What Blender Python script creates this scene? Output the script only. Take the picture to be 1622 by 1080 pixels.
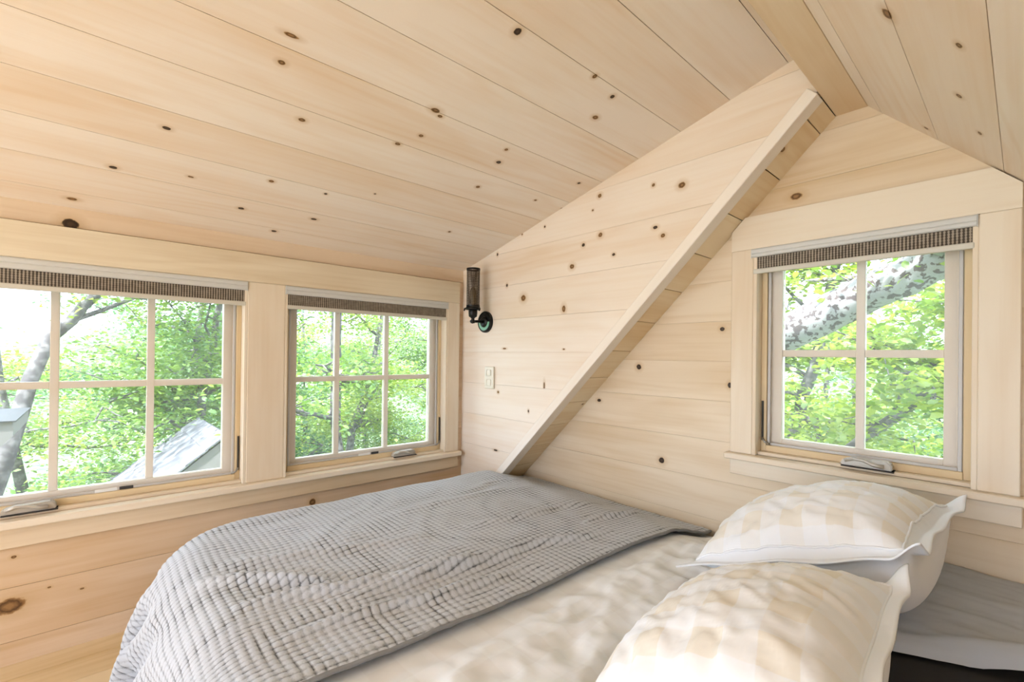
import bpy, bmesh, math, random
import numpy as np
from mathutils import Vector, Matrix, noise as mnoise

for o in list(bpy.data.objects):
    bpy.data.objects.remove(o)
scene = bpy.context.scene
COL = scene.collection
rnd = random.Random(7)

# ------------------------------------------------------------------ camera
FPX, CX, CY = 731.84, 811.0, 540 + 21.143
YAW, PITCH, ROLL = .837069, .0038024, .0120872
CAM = np.array([2.134, -1.558, 1.0])
_f = np.array([-math.sin(YAW)*math.cos(PITCH), math.cos(YAW)*math.cos(PITCH), math.sin(PITCH)])
_r = np.cross(_f, [0, 0, 1.0]); _r /= np.linalg.norm(_r)
_u = np.cross(_r, _f)
_r, _u = math.cos(ROLL)*_r + math.sin(ROLL)*_u, -math.sin(ROLL)*_r + math.cos(ROLL)*_u
cam = bpy.data.objects.new('camera', bpy.data.cameras.new('camera'))
COL.objects.link(cam)
cam.matrix_world = Matrix(((_r[0], _u[0], -_f[0], CAM[0]), (_r[1], _u[1], -_f[1], CAM[1]),
                           (_r[2], _u[2], -_f[2], CAM[2]), (0, 0, 0, 1)))
cam.data.sensor_width = 36
cam.data.lens = 36*FPX/1622
cam.data.shift_y = 21.143/1622
cam.data.clip_start = .02
cam.data.clip_end = 800
scene.camera = cam

def ray(px, py):
    return _f + _r*(px-CX)/FPX - _u*(py-CY)/FPX

# ------------------------------------------------------------------ light
w = bpy.data.worlds.new('sky'); scene.world = w; w.use_nodes = True
bg = w.node_tree.nodes['Background']
bg.inputs[0].default_value = (.80, .93, 1.14, 1)
bg.inputs[1].default_value = 1.4
sun = bpy.data.lights.new('sun', 'SUN'); sun.energy = 4.5; sun.angle = math.radians(3)
sun.color = (.95, .97, 1.04)
so = bpy.data.objects.new('sun', sun); COL.objects.link(so)
so.rotation_euler = Vector((-.22, .45, -.86)).to_track_quat('-Z', 'Y').to_euler()   # high, from the open end of the house behind the camera
scene.view_settings.view_transform = 'Standard'
scene.view_settings.look = 'None'
scene.view_settings.gamma = 1
scene.view_settings.use_curve_mapping = False
scene.view_settings.exposure = 2.08

# ------------------------------------------------------------------ helpers
def tag(o, label=None, cat=None, group=None, kind=None):
    if label: o['label'] = label
    if cat: o['category'] = cat
    if group: o['group'] = group
    if kind: o['kind'] = kind
    return o

def link(name, mesh, mat=None, parent=None, smooth=False):
    o = bpy.data.objects.new(name, mesh); COL.objects.link(o)
    if mat: mesh.materials.append(mat)
    if parent: o.parent = parent
    if smooth:
        for p in mesh.polygons: p.use_smooth = True
    return o

def empty(name, loc):
    o = bpy.data.objects.new(name, None); COL.objects.link(o); o.location = loc
    o.empty_display_size = .05
    return o

def from_bm(name, bm, mat=None, parent=None, smooth=False):
    bmesh.ops.recalc_face_normals(bm, faces=bm.faces)
    me = bpy.data.meshes.new(name); bm.to_mesh(me); bm.free()
    return link(name, me, mat, parent, smooth)

def place(o, M):
    """world matrix M, even when parented (parents carry only a location)"""
    p = o.parent
    if p: o.matrix_local = Matrix.Translation(-p.matrix_basis.translation) @ M
    else: o.matrix_local = M

def frame(O, A, B):
    A, B = Vector(A).normalized(), Vector(B).normalized(); N = A.cross(B)
    return Matrix(((A.x, B.x, N.x, O[0]), (A.y, B.y, N.y, O[1]), (A.z, B.z, N.z, O[2]), (0, 0, 0, 1)))

def bm_box(bm, lo, hi, bev=0.0, seg=1):
    vs = [bm.verts.new((x, y, z)) for z in (lo[2], hi[2]) for y in (lo[1], hi[1]) for x in (lo[0], hi[0])]
    fs = [bm.faces.new([vs[i] for i in q]) for q in ((0, 2, 3, 1), (4, 5, 7, 6), (0, 1, 5, 4), (2, 6, 7, 3), (0, 4, 6, 2), (1, 3, 7, 5))]
    if bev:
        es = list({e for f in fs for e in f.edges})
        bmesh.ops.bevel(bm, geom=es, offset=bev, segments=seg, affect='EDGES', profile=.5)

def board(name, lo, hi, mat, parent=None, bev=.002):
    """axis aligned board, local X along its longest side so that grain follows it"""
    d = [hi[i]-lo[i] for i in range(3)]; k = d.index(max(d))
    A = [(1, 0, 0), (0, 1, 0), (0, 0, 1)][k]; B = [(0, 1, 0), (0, 0, 1), (1, 0, 0)][k]
    c = [(hi[i]+lo[i])/2 for i in range(3)]
    h = [d[k]/2, d[(k+1) % 3]/2, d[(k+2) % 3]/2]
    bm = bmesh.new(); bm_box(bm, [-x for x in h], h, min(bev, .3*min(h)))
    o = from_bm(name, bm, mat, parent); place(o, frame(c, A, B)); return o

def poly_prism(bm, pts, z0, z1):
    n = len(pts)
    a = [bm.verts.new((p[0], p[1], z0)) for p in pts]; b = [bm.verts.new((p[0], p[1], z1)) for p in pts]
    bm.faces.new(a[::-1]); bm.faces.new(b)
    for i in range(n): bm.faces.new((a[i], a[(i+1) % n], b[(i+1) % n], b[i]))

def clip(pts, hp):
    """keep a*x+b*y<=c"""
    a, b, c = hp; out = []
    for i in range(len(pts)):
        p, q = pts[i], pts[(i+1) % len(pts)]
        dp, dq = a*p[0]+b*p[1]-c, a*q[0]+b*q[1]-c
        if dp <= 1e-9: out.append(p)
        if (dp < -1e-9 and dq > 1e-9) or (dp > 1e-9 and dq < -1e-9):
            t = dp/(dp-dq); out.append((p[0]+t*(q[0]-p[0]), p[1]+t*(q[1]-p[1])))
    return out

def pieces(a0, a1, b0, b1, hps, holes):
    rects = [(a0, a1, b0, b1)]
    for (ha0, ha1, hb0, hb1) in holes:
        nr = []
        for (x0, x1, y0, y1) in rects:
            if ha1 <= x0 or ha0 >= x1 or hb1 <= y0 or hb0 >= y1: nr.append((x0, x1, y0, y1)); continue
            if ha0 > x0: nr.append((x0, ha0, y0, y1))
            if ha1 < x1: nr.append((ha1, x1, y0, y1))
            m0, m1 = max(x0, ha0), min(x1, ha1)
            if hb0 > y0: nr.append((m0, m1, y0, hb0))
            if hb1 < y1: nr.append((m0, m1, hb1, y1))
        rects = nr
    out = []
    for (x0, x1, y0, y1) in rects:
        p = [(x0, y0), (x1, y0), (x1, y1), (x0, y1)]
        for h in hps:
            p = clip(p, h)
            if len(p) < 3: break
        if len(p) >= 3: out.append(p)
    return out

def tube(bm, pts, radii, n=8, cap=True):
    pts = [Vector(p) for p in pts]; rings = []
    up = Vector((0, 0, 1))
    for i, p in enumerate(pts):
        t = (pts[min(i+1, len(pts)-1)] - pts[max(i-1, 0)]).normalized()
        s = t.cross(up)
        if s.length < .05: s = t.cross(Vector((0, 1, 0)))
        s.normalize(); v = s.cross(t)
        rr = radii[i] if hasattr(radii, '__len__') else radii
        rings.append([bm.verts.new(p + (s*math.cos(2*math.pi*k/n) + v*math.sin(2*math.pi*k/n))*rr) for k in range(n)])
    for i in range(len(rings)-1):
        for k in range(n):
            bm.faces.new((rings[i][k], rings[i][(k+1) % n], rings[i+1][(k+1) % n], rings[i+1][k]))
    if cap:
        bm.faces.new(rings[0][::-1]); bm.faces.new(rings[-1])

def lathe(bm, prof, n=24, c=(0, 0, 0), axis='Z'):
    rings = []
    for (rr, h) in prof:
        ring = []
        for k in range(n):
            a = 2*math.pi*k/n; x, y = rr*math.cos(a), rr*math.sin(a)
            q = (x, y, h) if axis == 'Z' else (x, -h, y)
            ring.append(bm.verts.new((c[0]+q[0], c[1]+q[1], c[2]+q[2])))
        rings.append(ring)
    for i in range(len(rings)-1):
        for k in range(n):
            bm.faces.new((rings[i][k], rings[i][(k+1) % n], rings[i+1][(k+1) % n], rings[i+1][k]))
    bm.faces.new(rings[0][::-1]); bm.faces.new(rings[-1])

# ------------------------------------------------------------------ materials
def new_mat(name):
    m = bpy.data.materials.new(name); m.use_nodes = True
    return m, m.node_tree, m.node_tree.nodes['Principled BSDF']

def plain(name, col, rough=.5, metal=0.0, spec=.5):
    m, nt, b = new_mat(name)
    b.inputs['Base Color'].default_value = (*col, 1); b.inputs['Roughness'].default_value = rough
    b.inputs['Metallic'].default_value = metal; b.inputs['Specular IOR Level'].default_value = spec
    return m

def pine_group():
    g = bpy.data.node_groups.new('pine grain', 'ShaderNodeTree')
    g.interface.new_socket('Light', in_out='INPUT', socket_type='NodeSocketColor')
    g.interface.new_socket('Dark', in_out='INPUT', socket_type='NodeSocketColor')
    g.interface.new_socket('Strength', in_out='INPUT', socket_type='NodeSocketFloat')
    g.interface.new_socket('Color', in_out='OUTPUT', socket_type='NodeSocketColor')
    N, L = g.nodes, g.links
    gi = N.new('NodeGroupInput'); go = N.new('NodeGroupOutput')
    tc = N.new('ShaderNodeTexCoord'); oi = N.new('ShaderNodeObjectInfo')
    off = N.new('ShaderNodeVectorMath'); off.operation = 'MULTIPLY_ADD'
    cmb = N.new('ShaderNodeCombineXYZ')
    for i in range(3): L.new(oi.outputs['Random'], cmb.inputs[i])
    L.new(cmb.outputs[0], off.inputs[0]); off.inputs[1].default_value = (53, 7.3, 3.1)
    L.new(tc.outputs['Object'], off.inputs[2])
    # slow waviness
    mp = N.new('ShaderNodeMapping'); mp.inputs['Scale'].default_value = (1.1, 7, 7); L.new(off.outputs[0], mp.inputs[0])
    n1 = N.new('ShaderNodeTexNoise'); n1.inputs['Scale'].default_value = 1; n1.inputs['Detail'].default_value = 2
    L.new(mp.outputs[0], n1.inputs['Vector'])
    sx = N.new('ShaderNodeSeparateXYZ'); L.new(off.outputs[0], sx.inputs[0])
    add = N.new('ShaderNodeMath'); add.operation = 'MULTIPLY_ADD'
    L.new(n1.outputs['Fac'], add.inputs[0]); add.inputs[1].default_value = 34
    mu = N.new('ShaderNodeMath'); mu.operation = 'MULTIPLY'; mu.inputs[1].default_value = 95
    L.new(sx.outputs['Y'], mu.inputs[0]); L.new(mu.outputs[0], add.inputs[2])
    sn = N.new('ShaderNodeMath'); sn.operation = 'SINE'; L.new(add.outputs[0], sn.inputs[0])
    mr = N.new('ShaderNodeMapRange'); mr.inputs['From Min'].default_value = -.2; mr.inputs['From Max'].default_value = 1.0
    L.new(sn.outputs[0], mr.inputs['Value'])
    # fade the rings in and out over the board
    mp3 = N.new('ShaderNodeMapping'); mp3.inputs['Scale'].default_value = (.9, 5, 5); mp3.inputs['Location'].default_value = (9, 4, 2); L.new(off.outputs[0], mp3.inputs[0])
    n3 = N.new('ShaderNodeTexNoise'); n3.inputs['Scale'].default_value = 1; n3.inputs['Detail'].default_value = 1; L.new(mp3.outputs[0], n3.inputs['Vector'])
    mr3 = N.new('ShaderNodeMapRange'); mr3.inputs['From Min'].default_value = .4; mr3.inputs['From Max'].default_value = .7; L.new(n3.outputs['Fac'], mr3.inputs['Value'])
    rg = N.new('ShaderNodeMath'); rg.operation = 'MULTIPLY'; L.new(mr.outputs[0], rg.inputs[0]); L.new(mr3.outputs[0], rg.inputs[1])
    # fine streaks
    mp2 = N.new('ShaderNodeMapping'); mp2.inputs['Scale'].default_value = (2.2, 70, 70); L.new(off.outputs[0], mp2.inputs[0])
    n2 = N.new('ShaderNodeTexNoise'); n2.inputs['Scale'].default_value = 1; n2.inputs['Detail'].default_value = 3; L.new(mp2.outputs[0], n2.inputs['Vector'])
    mr2 = N.new('ShaderNodeMapRange'); mr2.inputs['From Min'].default_value = .45; mr2.inputs['From Max'].default_value = .8; mr2.inputs['To Max'].default_value = .5; L.new(n2.outputs['Fac'], mr2.inputs['Value'])
    sm = N.new('ShaderNodeMath'); sm.operation = 'MULTIPLY_ADD'; L.new(rg.outputs[0], sm.inputs[0]); sm.inputs[1].default_value = .55
    L.new(mr2.outputs[0], sm.inputs[2])
    # broad stain blotches
    mp4 = N.new('ShaderNodeMapping'); mp4.inputs['Scale'].default_value = (1.6, 9, 9); mp4.inputs['Location'].default_value = (3, 8, 5); L.new(off.outputs[0], mp4.inputs[0])
    n4 = N.new('ShaderNodeTexNoise'); n4.inputs['Scale'].default_value = 1; n4.inputs['Detail'].default_value = 2; L.new(mp4.outputs[0], n4.inputs['Vector'])
    mr4 = N.new('ShaderNodeMapRange'); mr4.inputs['From Min'].default_value = .42; mr4.inputs['From Max'].default_value = .75; mr4.inputs['To Max'].default_value = 1.1; L.new(n4.outputs['Fac'], mr4.inputs['Value'])
    s2 = N.new('ShaderNodeMath'); s2.operation = 'ADD'; L.new(sm.outputs[0], s2.inputs[0]); L.new(mr4.outputs[0], s2.inputs[1])
    # each board its own tone
    rr = N.new('ShaderNodeMapRange'); rr.inputs['To Min'].default_value = -.25; rr.inputs['To Max'].default_value = .55; L.new(oi.outputs['Random'], rr.inputs['Value'])
    s3 = N.new('ShaderNodeMath'); s3.operation = 'ADD'; L.new(s2.outputs[0], s3.inputs[0]); L.new(rr.outputs[0], s3.inputs[1])
    s4 = N.new('ShaderNodeMath'); s4.operation = 'MULTIPLY'; s4.use_clamp = True; L.new(s3.outputs[0], s4.inputs[0]); L.new(gi.outputs['Strength'], s4.inputs[1])
    mx = N.new('ShaderNodeMix'); mx.data_type = 'RGBA'
    L.new(s4.outputs[0], mx.inputs['Factor']); L.new(gi.outputs['Light'], mx.inputs['A']); L.new(gi.outputs['Dark'], mx.inputs['B'])
    L.new(mx.outputs['Result'], go.inputs['Color'])
    return g
PINE = pine_group()

def pine(name, light=(.80, .68, .515), dark=(.60, .405, .21), strength=.42, rough=.5, knots=()):
    """knots: (u, v, ru, rv, tone) in the board's own coordinates; tone 0 brown .. 1 black"""
    m, nt, b = new_mat(name); N, L = nt.nodes, nt.links
    g = N.new('ShaderNodeGroup'); g.node_tree = PINE
    g.inputs['Light'].default_value = (*light, 1); g.inputs['Dark'].default_value = (*dark, 1); g.inputs['Strength'].default_value = strength
    out = g.outputs['Color']
    if knots:
        tc = N.new('ShaderNodeTexCoord')
        for dk in (0, 1):
            ks = [k for k in knots if (k[4] > .5) == bool(dk)]
            if not ks: continue
            cur = None
            for (ku, kv, ru, rv, tone) in ks:
                s = N.new('ShaderNodeVectorMath'); s.operation = 'SUBTRACT'; L.new(tc.outputs['Object'], s.inputs[0]); s.inputs[1].default_value = (ku, kv, 0)
                d = N.new('ShaderNodeVectorMath'); d.operation = 'MULTIPLY'; L.new(s.outputs[0], d.inputs[0]); d.inputs[1].default_value = (1/ru, 1/rv, 0)
                l = N.new('ShaderNodeVectorMath'); l.operation = 'LENGTH'; L.new(d.outputs[0], l.inputs[0])
                v = l.outputs['Value']
                if cur is not None:
                    mn = N.new('ShaderNodeMath'); mn.operation = 'MINIMUM'; L.new(cur, mn.inputs[0]); L.new(v, mn.inputs[1]); v = mn.outputs[0]
                cur = v
            nz = N.new('ShaderNodeTexNoise'); nz.inputs['Scale'].default_value = 90; L.new(tc.outputs['Object'], nz.inputs['Vector'])
            ad = N.new('ShaderNodeMath'); ad.operation = 'MULTIPLY_ADD'; L.new(nz.outputs['Fac'], ad.inputs[0]); ad.inputs[1].default_value = .5; L.new(cur, ad.inputs[2])
            sc = N.new('ShaderNodeMath'); sc.operation = 'MULTIPLY'; L.new(ad.outputs[0], sc.inputs[0]); sc.inputs[1].default_value = .33
            cr = N.new('ShaderNodeValToRGB'); L.new(sc.outputs[0], cr.inputs[0]); e = cr.color_ramp.elements
            core, ring = ((.30, .16, .06), (.10, .045, .015)) if not dk else ((.07, .04, .022), (.03, .016, .008))
            e[0].position = .16; e[0].color = (*core, 1); e[1].position = .30; e[1].color = (*ring, 1)
            for ps, c in ((.38, (*core, 1)), (.43, (.55, .36, .18, 1))):
                q = e.new(ps); q.color = c
            ca = N.new('ShaderNodeValToRGB'); L.new(sc.outputs[0], ca.inputs[0]); a = ca.color_ramp.elements
            a[0].position = .40; a[0].color = (1, 1, 1, 1); a[1].position = .95; a[1].color = (0, 0, 0, 1)
            q = a.new(.46); q.color = (.5, .5, .5, 1)
            mx = N.new('ShaderNodeMix'); mx.data_type = 'RGBA'; L.new(ca.outputs['Color'], mx.inputs['Factor']); L.new(out, mx.inputs['A']); L.new(cr.outputs['Color'], mx.inputs['B'])
            out = mx.outputs['Result']
    L.new(out, b.inputs['Base Color'])
    b.inputs['Roughness'].default_value = rough; b.inputs['Specular IOR Level'].default_value = .3
    return m

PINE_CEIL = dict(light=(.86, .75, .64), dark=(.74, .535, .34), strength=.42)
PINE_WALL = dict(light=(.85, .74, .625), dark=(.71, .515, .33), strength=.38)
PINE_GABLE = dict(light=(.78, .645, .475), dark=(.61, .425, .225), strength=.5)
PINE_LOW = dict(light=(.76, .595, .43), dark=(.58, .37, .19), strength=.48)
M_TRIM = pine('clear pine trim', light=(.82, .715, .57), dark=(.67, .49, .30), strength=.34)
M_SASH = pine('sash pine', light=(.83, .745, .64), dark=(.68, .54, .38), strength=.3)
M_JAMB = pine('jamb pine', light=(.74, .58, .36), dark=(.58, .40, .20), strength=.35)
M_BACK = plain('shadow gap timber', (.50, .32, .15), .8)
M_ROOF = plain('roof deck', (.25, .23, .2), .9)

# ------------------------------------------------------------------ planked surfaces
def surface(name, O, A, B, arange, joints, hps, holes, style, knots=(), gap=.0018, T=.018, hsplit=None, plank='plank', back=.09):
    """backing slab (the structure) + one object per plank. knots: (px, py, r_along, r_across, tone) from the photograph"""
    M = frame(O, A, B); Mi = M.inverted()
    bm = bmesh.new()
    for p in pieces(arange[0], arange[1], joints[0], joints[-1], hps, holes): poly_prism(bm, p, -T-back, -T-.001)
    par = from_bm(name, bm, M_BACK); par.matrix_world = M; par['kind'] = 'structure'
    n = M.to_3x3().col[2]; kn = []
    for (px, py, ra, rb, tone) in knots:
        d = Vector(ray(px, py)); t = (Vector(O)-Vector(CAM)).dot(n)/d.dot(n)
        q = Mi @ (Vector(CAM)+d*t); kn.append((q.x, q.y, ra*.8, rb*.8, tone))
    base = pine(name + ' pine', **style)
    for i in range(len(joints)-1):
        b0, b1 = joints[i]+gap/2, joints[i+1]-gap/2
        cuts = [arange[0]] + sorted(c for c in (hsplit(i) if hsplit else [])) + [arange[1]]
        for a0, a1 in zip(cuts[:-1], cuts[1:]):
            ps = pieces(a0+gap/2 if a0 != arange[0] else a0, a1-gap/2 if a1 != arange[1] else a1, b0, b1, hps, holes)
            if not ps: continue
            ca, cb = (a0+a1)/2, (b0+b1)/2
            bm = bmesh.new()
            for p in ps: poly_prism(bm, [(x-ca, y-cb) for x, y in p], -T, 0)
            kk = [(k[0]-ca, k[1]-cb, *k[2:]) for k in kn if a0 <= k[0] < a1 and b0-.01 <= k[1] < b1+.01]
            o = from_bm(plank, bm, pine(name+' knotty pine', knots=kk, **style) if kk else base, par)
            o.matrix_local = Matrix.Translation((ca, cb, 0))
    return par

# window openings
W1 = (-1.937, -1.095, .465, 1.293); W2 = (-.953, -.111, .465, 1.293)       # y0 y1 z0 z1 on the left wall
W_ADDED = (-3.20, -2.30, .465, 1.293)      # unseen window, added behind the camera to brighten the ceiling
W3 = (1.489, 2.052, .661, 1.390)                                             # x0 x1 z0 z1 on the gable wall
GAP = 0
s0 = 1/math.sqrt(1+.253**2); SH = 1/math.sqrt(2)

# knotty-board spots read off the photograph
k_ceil = [(461,56,.02,.007,0),(446,99,.011,.009,0),(820,50,.012,.013,1),(690,175,.018,.011,0),(697,184,.01,.007,0),(264,203,.012,.009,1),
 (478,190,.012,.009,0),(667,215,.009,.008,0),(630,228,.011,.008,0),(179,265,.012,.010,1),(942,121,.009,.009,0),(970,153,.009,.009,1),
 (943,186,.014,.010,0),(790,257,.012,.010,1),(802,237,.008,.008,0),(917,290,.009,.008,1),(430,287,.010,.009,0),(516,307,.007,.007,1),
 (382,330,.012,.010,1),(497,347,.014,.009,1),(114,315,.016,.011,0),(434,366,.012,.010,1),(757,296,.010,.009,0),(712,367,.008,.008,0),
 (848,317,.008,.007,0),(594,307,.005,.005,1),(302,280,.01,.006,0),(890,330,.006,.006,0)]
k_far = [(950,310,.011,.010,0),(1080,293,.016,.013,0),(1035,293,.008,.008,0),(951,372,.013,.011,0),(924,388,.010,.009,1),(972,403,.009,.007,1),
 (1038,360,.012,.008,1),(1050,373,.011,.009,0),(906,422,.015,.013,0),(803,452,.008,.010,1),(829,472,.020,.018,0),(893,489,.013,.018,0),
 (862,611,.006,.022,0),(837,651,.006,.009,1),(785,713,.018,.006,1),(788,403,.007,.010,1),(863,359,.006,.007,1),(939,333,.006,.005,0),
 (799,552,.016,.005,0),(893,553,.008,.004,0),(789,621,.009,.008,0),(827,371,.006,.006,0)]
k_gab = [(1261,311,.022,.014,0),(1144,521,.011,.010,1),(1012,581,.014,.014,1),(949,634,.013,.009,1),(1048,729,.016,.014,1),(1156,610,.010,.013,1)]
k_sof = [(1240,237,.014,.010,0),(940,582,.008,.006,0),(923,640,.008,.006,0)]
k_right = [(1405,22,.022,.012,0),(1519,152,.012,.008,0),(1519,72,.012,.007,0),(1552,211,.012,.006,0),(1467,203,.010,.008,0)]
k_left = [(112,355,.026,.022,1),(495,795,.018,.019,0),(15,960,.045,.030,0),(22,882,.008,.006,0),(78,930,.006,.004,0),(130,932,.007,.004,0),(125,1033,.007,.005,0)]

YB = -4.0     # the loft is open to the rest of the house beyond the camera
# left wall: under, between and above the two windows
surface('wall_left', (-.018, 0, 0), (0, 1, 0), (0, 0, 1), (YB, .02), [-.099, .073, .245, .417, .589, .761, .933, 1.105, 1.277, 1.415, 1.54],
        [], [W1, W2, W_ADDED], PINE_LOW, k_left, gap=.0012)
# cheek wall of the dormer, cut by the shallow ceiling and the steep rake
jz = [1.02+.17*k for k in range(-6, 7)]
surface('wall_back', (0, 0, 0), (1, 0, 0), (0, 0, 1), (-.018, 1.727), jz,
        [(-.253, 1, 1.490), (1, -1, -.06)], [], PINE_WALL, k_far, T=.016, back=.02, gap=.0008)
# gable end wall in the alcove
jg = [.99+.15*k for k in range(-7, 7)]
gx = lambda i: []
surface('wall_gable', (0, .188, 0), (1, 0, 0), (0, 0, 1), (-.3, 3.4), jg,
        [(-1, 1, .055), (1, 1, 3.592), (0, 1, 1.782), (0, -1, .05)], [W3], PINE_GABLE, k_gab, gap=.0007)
# shed dormer ceiling
jc = [(.26+.1735*k)/s0 for k in range(-2, 10)]
surface('ceiling_left', (0, 0, 1.486), (0, 1, 0), (s0, 0, .253*s0), (YB, .004), [max(j, -.06) for j in jc[:-1] if j > -.2] + [1.775], [], [],
        PINE_CEIL, k_ceil, gap=.0018)
# steep roof slope on the other side of the ridge
jr = [.0, .048] + [.048+.1785*k for k in range(1, 12)]
surface('ceiling_right', (1.81, 0, 1.777), (0, 1, 0), (SH, 0, -SH), (YB, .19), jr, [], [], PINE_CEIL, k_right, gap=.0018)
# underside of the steep roof over the alcove
js = [(-.03+.118*k)*math.sqrt(2)+.0 for k in range(0, 15)]
js = [((.977+.118*k))*math.sqrt(2) for k in range(-9, 7)] + [1.727*math.sqrt(2)]
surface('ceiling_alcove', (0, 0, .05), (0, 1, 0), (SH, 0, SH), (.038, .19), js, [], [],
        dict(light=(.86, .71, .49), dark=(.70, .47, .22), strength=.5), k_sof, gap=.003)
surface('floor', (0, 0, 0), (0, -1, 0), (1, 0, 0), (-.2, 4.0), [-.05+.13*k for k in range(0, 28)], [], [],
        dict(light=(.74, .58, .36), dark=(.56, .38, .17), strength=.45), [])
surface('wall_right', (3.25, 0, 0), (0, -1, 0), (0, 0, 1), (-.2, 4.0), [0, .17, .34], [], [], PINE_LOW, [])
# outer roof deck that carries the ceilings
def roofdeck(name, pts):
    bm = bmesh.new(); vs = [bm.verts.new((x, y, z)) for y in (YB-.2, .55) for x, z in pts]
    n = len(pts)
    bm.faces.new(vs[:n]); bm.faces.new(vs[n:][::-1])
    for i in range(n): bm.faces.new((vs[i], vs[(i+1) % n], vs[n+(i+1) % n], vs[n+i]))
    o = from_bm(name, bm, M_ROOF); o['kind'] = 'structure'
roofdeck('trim_roof', [(-.35, 1.53), (1.74, 2.07), (3.6, .30), (3.6, .42), (1.76, 2.22), (-.35, 1.68)])

bm = bmesh.new()
for p in pieces(-.3, 3.5, -.5, 2.1, [(-.253, 1, 1.60), (1, 1, 3.70)], [(W3[0]-.001, W3[1]+.001, W3[2], W3[3])]): poly_prism(bm, p, 0, .012)
o = from_bm('wall_outer', bm, M_ROOF); o.matrix_world = frame((0, .325, 0), (1, 0, 0), (0, 0, 1)); o['kind'] = 'structure'
surface('floor_bounce_deck', (0, -4.05, -.03), (0, -1, 0), (1, 0, 0), (0, 6.0), [-1.0+.19*k for k in range(0, 28)], [], [],
        dict(light=(.66, .63, .58), dark=(.50, .45, .38), strength=.4), [], gap=.006)  # unseen pale deck, added to bounce sunlight up to the ceiling

def trim(i, lo, hi, mat=M_TRIM, bev=.002, name=None):
    o = board('trim_%d' % i, lo, hi, mat, None, bev); o['kind'] = 'structure'; return o
trim(1, (1.727, YB, 1.777), (1.81, .19, 1.99), pine('ridge pine', light=(.85, .71, .53), dark=(.70, .49, .27), strength=.5))
# rake board along the steep edge of the cheek wall
L0, L1 = .0, 1.72
o = from_bm('trim_2', (lambda bm: (bm_box(bm, (0, -.004, -.04), ((L1-L0)*math.sqrt(2)+.01, .034, .019), .002), bm)[1])(bmesh.new()), pine('rake board pine', light=(.87, .78, .68), dark=(.74, .58, .42), strength=.2))
o.matrix_world = frame((L0, 0, L0+.045), (SH, 0, SH), (-SH, 0, SH)); o['kind'] = 'structure'
# left wall trim: header and apron run over both windows
trim(3, (-.018, -2.02, 1.293), (.002, -.034, 1.411), pine('header pine', light=(.78, .67, .50), dark=(.56, .40, .22), strength=.5))
trim(4, (-.018, -1.095, .465), (0, -.953, 1.293))
trim(5, (-.018, -.111, .465), (0, -.034, 1.293))
trim(6, (-.018, -2.015, .465), (0, -1.937, 1.293))
o = trim(7, (-.04, -2.03, .440), (.028, -.026, .465), M_TRIM, .004)
trim(8, (-.018, -2.015, .375), (.0, -.034, .440), pine('apron pine', light=(.76, .61, .43), dark=(.56, .38, .19), strength=.45))
trim(14, (-.018, -3.275, 1.293), (.002, -2.225, 1.40)); trim(15, (-.018, -3.275, .465), (0, -3.20, 1.293)); trim(16, (-.018, -2.30, .465), (0, -2.225, 1.293))  # casing of the added window behind the camera
trim(17, (-.04, -3.285, .440), (.028, -2.215, .465), M_TRIM, .004); trim(18, (-.018, -3.275, .375), (0, -2.225, .440))
# gable window trim
hd = bmesh.new()
pp = [(1.414, 1.39), (2.129, 1.39), (2.129, 1.506), (1.414, 1.506)]
for h in ((-1, 1, .046), (1, 1, 3.582)): pp = clip(pp, h)
poly_prism(hd, [(x-1.77, z-1.45) for x, z in pp], 0, .019)
o = from_bm('trim_9', hd, M_TRIM); o.matrix_world = frame((1.77, .188, 1.45), (1, 0, 0), (0, 0, 1)); o['kind'] = 'structure'
trim(10, (1.414, .17, .661), (1.489, .188, 1.39))
trim(11, (2.052, .17, .661), (2.129, .188, 1.39))
trim(12, (1.402, .142, .640), (2.141, .21, .661), M_TRIM, .004)
trim(13, (1.414, .17, .583), (2.133, .188, .640), M_TRIM)

# ------------------------------------------------------------------ windows
def glass_mat():
    m = bpy.data.materials.new('window glass'); m.use_nodes = True; nt = m.node_tree; nt.nodes.clear()
    o = nt.nodes.new('ShaderNodeOutputMaterial'); t = nt.nodes.new('ShaderNodeBsdfTransparent'); g = nt.nodes.new('ShaderNodeBsdfGlossy')
    t.inputs[0].default_value = (.96, .98, .97, 1); g.inputs['Roughness'].default_value = .02
    mx = nt.nodes.new('ShaderNodeMixShader'); fr = nt.nodes.new('ShaderNodeFresnel'); fr.inputs[0].default_value = 1.2
    nt.links.new(fr.outputs[0], mx.inputs[0]); nt.links.new(t.outputs[0], mx.inputs[1]); nt.links.new(g.outputs[0], mx.inputs[2])
    nt.links.new(mx.outputs[0], o.inputs[0]); return m
def screen_mat():
    m = bpy.data.materials.new('insect screen'); m.use_nodes = True; nt = m.node_tree; nt.nodes.clear()
    o = nt.nodes.new('ShaderNodeOutputMaterial'); t = nt.nodes.new('ShaderNodeBsdfTransparent'); d = nt.nodes.new('ShaderNodeBsdfDiffuse'); tr = nt.nodes.new('ShaderNodeBsdfTranslucent')
    d.inputs[0].default_value = (.6, .6, .6, 1); tr.inputs[0].default_value = (.7, .7, .7, 1)
    m1 = nt.nodes.new('ShaderNodeMixShader'); m1.inputs[0].default_value = .6
    mx = nt.nodes.new('ShaderNodeMixShader'); mx.inputs[0].default_value = .15
    nt.links.new(d.outputs[0], m1.inputs[1]); nt.links.new(tr.outputs[0], m1.inputs[2])
    nt.links.new(t.outputs[0], mx.inputs[1]); nt.links.new(m1.outputs[0], mx.inputs[2]); nt.links.new(mx.outputs[0], o.inputs[0]); return m
M_GLASS, M_SCREEN = glass_mat(), screen_mat()
M_ALU = plain('grey screen frame', (.55, .52, .49), .45)
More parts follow.
